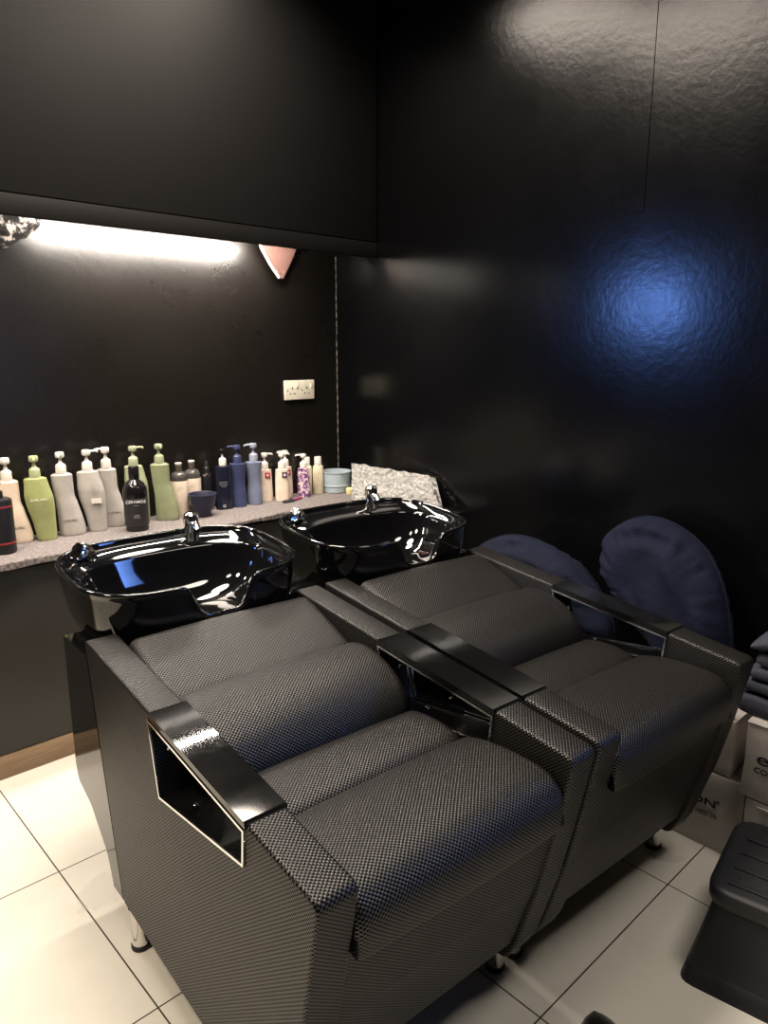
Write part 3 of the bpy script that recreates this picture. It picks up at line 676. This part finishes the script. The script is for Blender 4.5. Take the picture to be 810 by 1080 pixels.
# folded things hanging under the wall cabinet
PKM = mat('pink_film', srgb(112, 84, 78), .3, trans=.0); t = NT(PKM); t.bump(t.noise(20, 4), .5, .01)
hp = bmesh.new()
pts = rounded([(-.115, .160), (.115, .160), (.02, -.005), (-.005, -.005)], [.0, .0, .01, .01], 4)
def wob(y): return lambda z, x, k: (x+2.000, y+.012*math.sin(k*40)+z, k+1.775)
add_prism(hp, pts, 0, .012, wob(2.80))
bagc = thing('pink_bag', 'pink translucent bag corner hanging from under the wall cabinet', 'bag', (0, 0, 0))
obj('film', hp, PKM, bagc, smooth=False)
bm = bmesh.new(); add_tube(bm, [(1.885, 2.797, 1.93), (1.905, 2.795, 1.885), (1.945, 2.795, 1.825), (1.992, 2.797, 1.772)], .006, 8); obj('edge_seam', bm, m_plastic('cream_piping', (226, 206, 194), .4), bagc)
STRM = mat('black_white_towel', (.2, .2, .2), .9); t = NT(STRM)
t.l(t.ramp(t.noise(32, 3, .6), [(.44, srgb(24, 22, 22)), (.52, srgb(60, 56, 54)), (.60, srgb(205, 196, 190))]), t.b.inputs['Base Color']); t.bump(t.noise(60, 3), .6, .006)
bm = bmesh.new(); rings = []
for i in range(15):
    s = i/14; x = .80+s*.17; z0 = 1.79+.085*s**2.2; rz = (1.93-z0)/2; cz = (1.93+z0)/2; ry = .045*(1-s*.5)
    rings.append([(x, 2.775+ry*math.cos(a)*(1+.35*noise.noise(Vector((x*16, a*2, 0)))), cz+rz*math.sin(a)+(0 if math.sin(a) > 0 else .012*noise.noise(Vector((x*24, a*2, 4))))) for a in [2*PI*k/24 for k in range(24)]])
add_loft(bm, rings); tag(obj('rolled_towel', bm, STRM), 'black and white rolled towel tucked under the wall cabinet at far left', 'towel')

# ------------------------------------------------------------------ pillows
def pillow(label, outline, M, T, seed):
    P = catmull([(p[0], p[1], 0) for p in outline], 10, True); n = len(P)
    cen = sum(P, Vector())/n
    bm = bmesh.new(); rings = []
    S_ = [1.0, .992, .975, .95, .92, .88, .83, .78, .72, .65, .57, .48, .38, .27, .14]
    def ring(s, sg):
        L = []
        for i, p in enumerate(P):
            a = math.atan2(p.y-cen.y, p.x-cen.x)
            th = T*(1-s**5)**.5
            pk = math.exp(-((s-.88)/.16)**2)*.022*noise.noise(Vector((a*8.0, s*1.5, seed)))+.030*noise.noise(Vector((p.x*5*s, p.y*5*s, seed+2)))+.012*noise.noise(Vector((p.x*13*s, p.y*6*s, seed+4)))*(1-s**6)
            q = cen+(p-cen)*s
            L.append(M @ Vector((q.x, q.y, sg*(th+pk))))
        return L
    front = [ring(s, 1) for s in S_]; back = [ring(s, -1) for s in S_[1:]]
    add_loft(bm, back[::-1]+front)
    r = thing('pillow', label, 'pillow', (0, 0, 0), 0, 'navy crescent pillows')
    obj('cushion_body', bm, NAVY, r, ang=80)
    bm = bmesh.new(); add_tube(bm, [M @ (cen+(p-cen)*1.003) for p in P], .0035, 8, True); obj('seam', bm, NAVY, r)
    return r
def frame(o, ux, uy):
    o = Vector(o); ux = Vector(ux).normalized(); uz = ux.cross(Vector(uy)).normalized(); uy = uz.cross(ux)
    return Matrix(((ux.x, uy.x, uz.x, o.x), (ux.y, uy.y, uz.y, o.y), (ux.z, uy.z, uz.z, o.z), (0, 0, 0, 1)))
# local x runs towards the camera along the gap (-y), local y is up
M = frame((2.110, 1.03, -.012), (-.03, -1, 0), (.16, 0, 1))
pillow('large navy crescent pillow standing upright between the right chair and wall', [(-.235, .80), (-.20, .885), (-.08, .94), (.06, .905), (.165, .80), (.225, .64), (.235, .50), (.17, .44), (.06, .49), (-.04, .565), (-.13, .64), (-.21, .715)], M, .105, 1.0)
M = frame((2.095, 1.52, -.03), (.02, -1, 0), (.10, 0, 1))
pillow('lower navy crescent pillow lying behind the upright one', [(-.27, .66), (-.21, .755), (-.06, .815), (.12, .79), (.27, .70), (.36, .58), (.33, .50), (.16, .52), (0, .53), (-.18, .545)], M, .09, 4.0)

# ------------------------------------------------------------------ cartons and towels at the right
def carton(label, lo, hi, rz=0, texts=(), flaps=(), sticker=None):
    c = thing('carton', label, 'carton', ((lo[0]+hi[0])/2, (lo[1]+hi[1])/2, lo[2]), rz, 'white cartons stacked by the right wall')
    hx, hy, h = (hi[0]-lo[0])/2, (hi[1]-lo[1])/2, hi[2]-lo[2]
    bm = bmesh.new(); add_box(bm, (-hx, -hy, 0), (hx, hy, h), .004, 2)
    bmesh.ops.subdivide_edges(bm, edges=[e for e in bm.edges if e.calc_length() > .1], cuts=5, use_grid_fill=True)
    for v in bm.verts:
        v.co += Vector((noise.noise(v.co*9+c.location*3), noise.noise(v.co*9+Vector((5, 1, 2))), 0))*.004
    obj('box_body', bm, CARD, c, ang=40)
    for tx, sz, y, z, sx in texts:
        Mx = Matrix.Translation((-hx-.0045, y, z)) @ Matrix.Rotation(-PI/2, 4, 'Z') @ Matrix.Rotation(PI/2, 4, 'X')
        obj('lettering', text_bm(tx, sz, Mx, .0006, sx, (.018 if len(tx) > 1 else .004) if sz > .03 else .01), INK, c, smooth=False)
    for pts, th in flaps:
        bm = bmesh.new(); P = [Vector(p) for p in pts]; nn = (P[1]-P[0]).cross(P[2]-P[0]).normalized()*th
        add_loft(bm, [P, [p+nn for p in P]]); obj('flap', bm, CARD, c, smooth=False)
    if sticker:
        y0, y1, z0, z1 = sticker
        obj('sticker', box((-hx-.0048, y0, z0), (-hx+.001, y1, z1)), m_plastic('sticker_paper', (214, 210, 206), .6), c, smooth=False)
        bm = bmesh.new(); 
        for k in range(3): add_box(bm, (-hx-.0054, y0+.008, z0+.010+k*.022), (-hx-.004, y0+.024, z0+.026+k*.022))
        obj('sticker_print', bm, INK, c, smooth=False)
    return c
carton('white carton on the floor behind the right chair, marked x 1000 ml', (2.022, .648, 0), (2.345, 1.08, .245),
       texts=(('ON', .031, -.106, .147, 1.55), ('\u00ae', .016, -.148, .158, 1.0), ('x 1000 ml', .018, -.108, .108, 1.1)), sticker=(-.035, .035, .165, .238))
carton('white carton second up in the stack behind the right chair, with a torn flap', (2.022, .692, .249), (2.345, 1.10, .425),
       texts=(('N', .018, -.075, .085, 1.0), ), flaps=(([(-.161, -.135, .176), (-.161, -.02, .176), (-.150, -.02, .245), (-.150, -.115, .215)], .003), ([(-.150, -.203, .176), (-.155, -.140, .176), (-.158, -.128, .238), (-.156, -.138, .236)], .003)))
carton('white carton on the floor beside the black step stool', (2.008, .235, 0), (2.340, .640, .222), flaps=(([(-.170, .15, .20), (-.170, -.16, .20), (-.185, -.16, .218), (-.188, .165, .221)], .003), ))
carton('white carton under the dark towels, marked CON', (2.000, .24, .228), (2.336, .655, .450),
       texts=(('e', .050, .207-.050, .128, 1.5), ('CON', .022, .207-.058, .092, 1.1)), flaps=(([(-.168, .207, .222), (-.168, -.20, .222), (-.150, -.20, .238), (-.145, .200, .240)], .003), ))
# the torn flap carries a letter
def folded_towel(label, x0, x1, y0, y1, z0, th, seed, layers=2):
    r = bmesh.new(); NX, NY = 14, 26
    c = Vector(((x0+x1)/2, (y0+y1)/2, z0))
    for L in range(layers):
        zb = L*th/layers; t_ = th/layers*1.0
        rings = []
        for j in range(NY+1):
            s = -1+2*j/NY; e = math.sqrt(max(0, 1-abs(s)**10)); y = s*(y1-y0)/2
            y += .0
            ring = []
            for k in range(32):
                a = 2*PI*k/32; cc, ss = math.cos(a), math.sin(a)
                hx = (x1-x0)/2*(.97+.03*e)+.010*noise.noise(Vector((y*9, L+seed, 2)))
                x = hx*math.copysign(abs(cc)**.28, cc); z = t_/2*(.55+.45*e)*math.copysign(abs(ss)**.40, ss)
                w = .016*noise.noise(Vector((x*9, y*12, seed+L*3)))
                ring.append((x, y+.008*noise.noise(Vector((x*10, L, seed+7))), zb+t_/2+z*.96+w*(.5 if ss > 0 else .2)))
            rings.append(ring)
        add_loft(r, rings)
    o = obj('folded_towel', r, SLATE, ang=60, loc=c)
    o.rotation_euler = (0, 0, random.uniform(-.04, .04))
    return tag(o, label, 'towel', 'folded dark towels on the cartons')
z = .4555
names = ['bottom folded slate towel of the pile, lying on the white carton', 'second folded slate towel up in the pile on the carton', 'third folded slate towel in the pile on the carton', 'fourth folded slate towel in the pile, under the loose top one']
for i, (th, nm) in enumerate(zip((.070, .040, .040, .046), names)):
    folded_towel(nm, 2.005+.004*i, 2.335, .24, .70-.012*i+random.uniform(-.008, .008), z, th, i*7.3, 1); z += th-.001
# loose top towel, humped
bm = bmesh.new(); rings = []
for j in range(31):
    s = j/30; y = .24+s*.435; env = math.sin(min(1, (1-s)*1.9+.04)*PI/2)
    ring = []
    for k in range(36):
        a = 2*PI*k/36; cc, ss = math.cos(a), math.sin(a)
        x = 2.168+(.158+.01*noise.noise(Vector((y*8, k*.1, 1))))*math.copysign(abs(cc)**.6, cc)
        hh = (.085*env+.02)
        zz = z+hh/2+hh/2*math.copysign(abs(ss)**.8, ss)+(.016*math.sin(9*(y+x*.7)+1.5)*env if ss > 0 else 0)
        ring.append((x, y, zz))
    rings.append(ring)
add_loft(bm, rings); tag(obj('crumpled_towel', bm, SLATE, ang=70), 'loose slate towel heaped on top of the folded pile', 'towel', 'folded dark towels on the cartons')

# ------------------------------------------------------------------ step stool
st = thing('step_stool', 'black moulded plastic step stool on the tiles at lower right', 'stool', (1.497, .560, 0), math.radians(9))
def rrect(x0, x1, y0, y1, r, n=6): return rounded([(x0, y0), (x1, y0), (x1, y1), (x0, y1)], r, n)
bm = bmesh.new(); rings = []
for z, g, r in ((.205, .012, .05), (.198, .004, .055), (.206, .0, .058), (.232, .0, .058), (.240, .006, .055), (.243, .018, .05)):
    rings.append([(x, y, z) for x, y in rrect(.050+g, .385-g, -.345+g, -.010-g, r)])
add_loft(bm, rings); obj('tread', bm, STOOLM, st, ang=50)
for k in range(4):
    y = -.085-k*.052; obj('grip_rib', box((-.02-y*1.25, -.305, .2415), (-.005-y*1.25, -.05, .2475), .002), STOOLM, st)
bm = bmesh.new()
for x, y in ((.12, -.07), (.15, -.10)): add_lathe(bm, [(0, .243), (.003, .243), (.002, .2465), (0, .247)], 10, (x, y, 0))
obj('rivets', bm, CHROME, st)
# skirt: four flared walls with a cut-out arch between the feet
bm = bmesh.new()
oz = [(0, .0, -.350), ]
def lerp(a, b, s): return a+(b-a)*s
top = (.068, .370, -.328, -.028); bot = (.012, .420, -.372, .014); TH_ = .012
rings = []
for zz, o in ((.215, 0), (.06, .76), (.045, .86), (.0, 1.0)):
    x0, x1, y0, y1 = [lerp(a, b, o) for a, b in zip(top, bot)]
    rings.append([(x, y, zz) for x, y in rrect(x0, x1, y0, y1, .03, 4)])
inner = []
for zz, o in ((.0, 1.0), (.215, 0)):
    x0, x1, y0, y1 = [lerp(a, b, o) for a, b in zip(top, bot)]
    inner.append([(x, y, zz) for x, y in rrect(x0+TH_, x1-TH_, y0+TH_, y1-TH_, .022, 4)])
add_loft(bm, rings+inner); obj('skirt', bm, STOOLM, st, ang=50)
bm = bmesh.new(); rings = []
for zz, g in ((.0, -.006), (.045, -.004), (.052, .006)):
    x0, x1, y0, y1 = [lerp(a, b, 1-zz/.215) for a, b in zip(top, bot)]
    rings.append([(x, y, zz) for x, y in rrect(x0+g, x1-g, y0+g, y1-g, .034, 4)])
add_loft(bm, rings); obj('foot_rim', bm, STOOLM, st, ang=50)

# ------------------------------------------------------------------ shoe toe at the bottom edge
SH = mat('black_leather', (.012, .011, .011), .25); t = NT(SH); t.bump(t.noise(220, 2), .25, .001)
shoe = thing('shoe', 'rounded black shoe toe at the bottom edge, in front of the near chair', 'shoe', (1.255, .655, 0), math.radians(-42))
def shoe_ring(s, zs, grow=1.0):
    y = -s*.27; w = .046*math.sqrt(max(.0, 1-(1-min(1, s/.28+.02))**2.4))*(1-.25*max(0, min(1, (s-.4)/.3)))*(1+.1*max(0, (s-.7)))*grow
    return y, max(w, .004)
bm = bmesh.new(); rings = []
for i in range(23):
    s = i/22; y, w = shoe_ring(s, 0); h = .018+.045*math.sin(min(1, s/.5)*PI/2)+.03*max(0, (s-.5))
    rings.append([(w*math.copysign(abs(math.cos(a))**.8, math.cos(a)), y, .012+max(0, math.sin(a))*h if math.sin(a) > 0 else .012) for a in [2*PI*k/28 for k in range(28)]])
add_loft(bm, rings); obj('upper', bm, SH, shoe, ang=60)
bm = bmesh.new(); rings = []
for zz, g in ((0, 1.0), (.002, 1.06), (.013, 1.06), (.0135, 1.0)):
    L = [shoe_ring(i/22, 0, g) for i in range(23)]
    rings.append([(w, y, zz) for y, w in L]+[(-w, y, zz) for y, w in L[::-1]])
add_loft(bm, rings); obj('sole', bm, RUBBER, shoe, ang=50)

# ------------------------------------------------------------------ water on the tiles
WATER = mat('water', (.8, .78, .72), .02, ior=1.33); t = NT(WATER); t.b.inputs['Alpha'].default_value = .12; t.bump(t.noise(60, 3), .3, .003)
def puddle(label, c, rx, ry, rz, seed):
    bm = bmesh.new(); N = 60; rings = []
    for s, zz in ((1.0, .0002), (.97, .0012), (.85, .0022), (.4, .0028)):
        rings.append([(s*rx*math.cos(a)*(1+.45*noise.noise(Vector((math.cos(a)*1.8, math.sin(a)*1.8, seed)))), s*ry*math.sin(a)*(1+.45*noise.noise(Vector((math.cos(a)*1.8+7, math.sin(a)*1.8, seed)))), zz) for a in [2*PI*k/N for k in range(N)]])
    add_loft(bm, rings); o = obj('puddle', bm, WATER, ang=60, loc=c); o.rotation_euler = (0, 0, rz)
    return tag(o, label, 'puddle')
puddle('small puddle of water on the tiles beside the near chair', (.625, 1.80, 0), .075, .05, .6, 1)
puddle('small puddle of water in front of the right chair leg', (1.89, .80, 0), .022, .05, .5, 3)
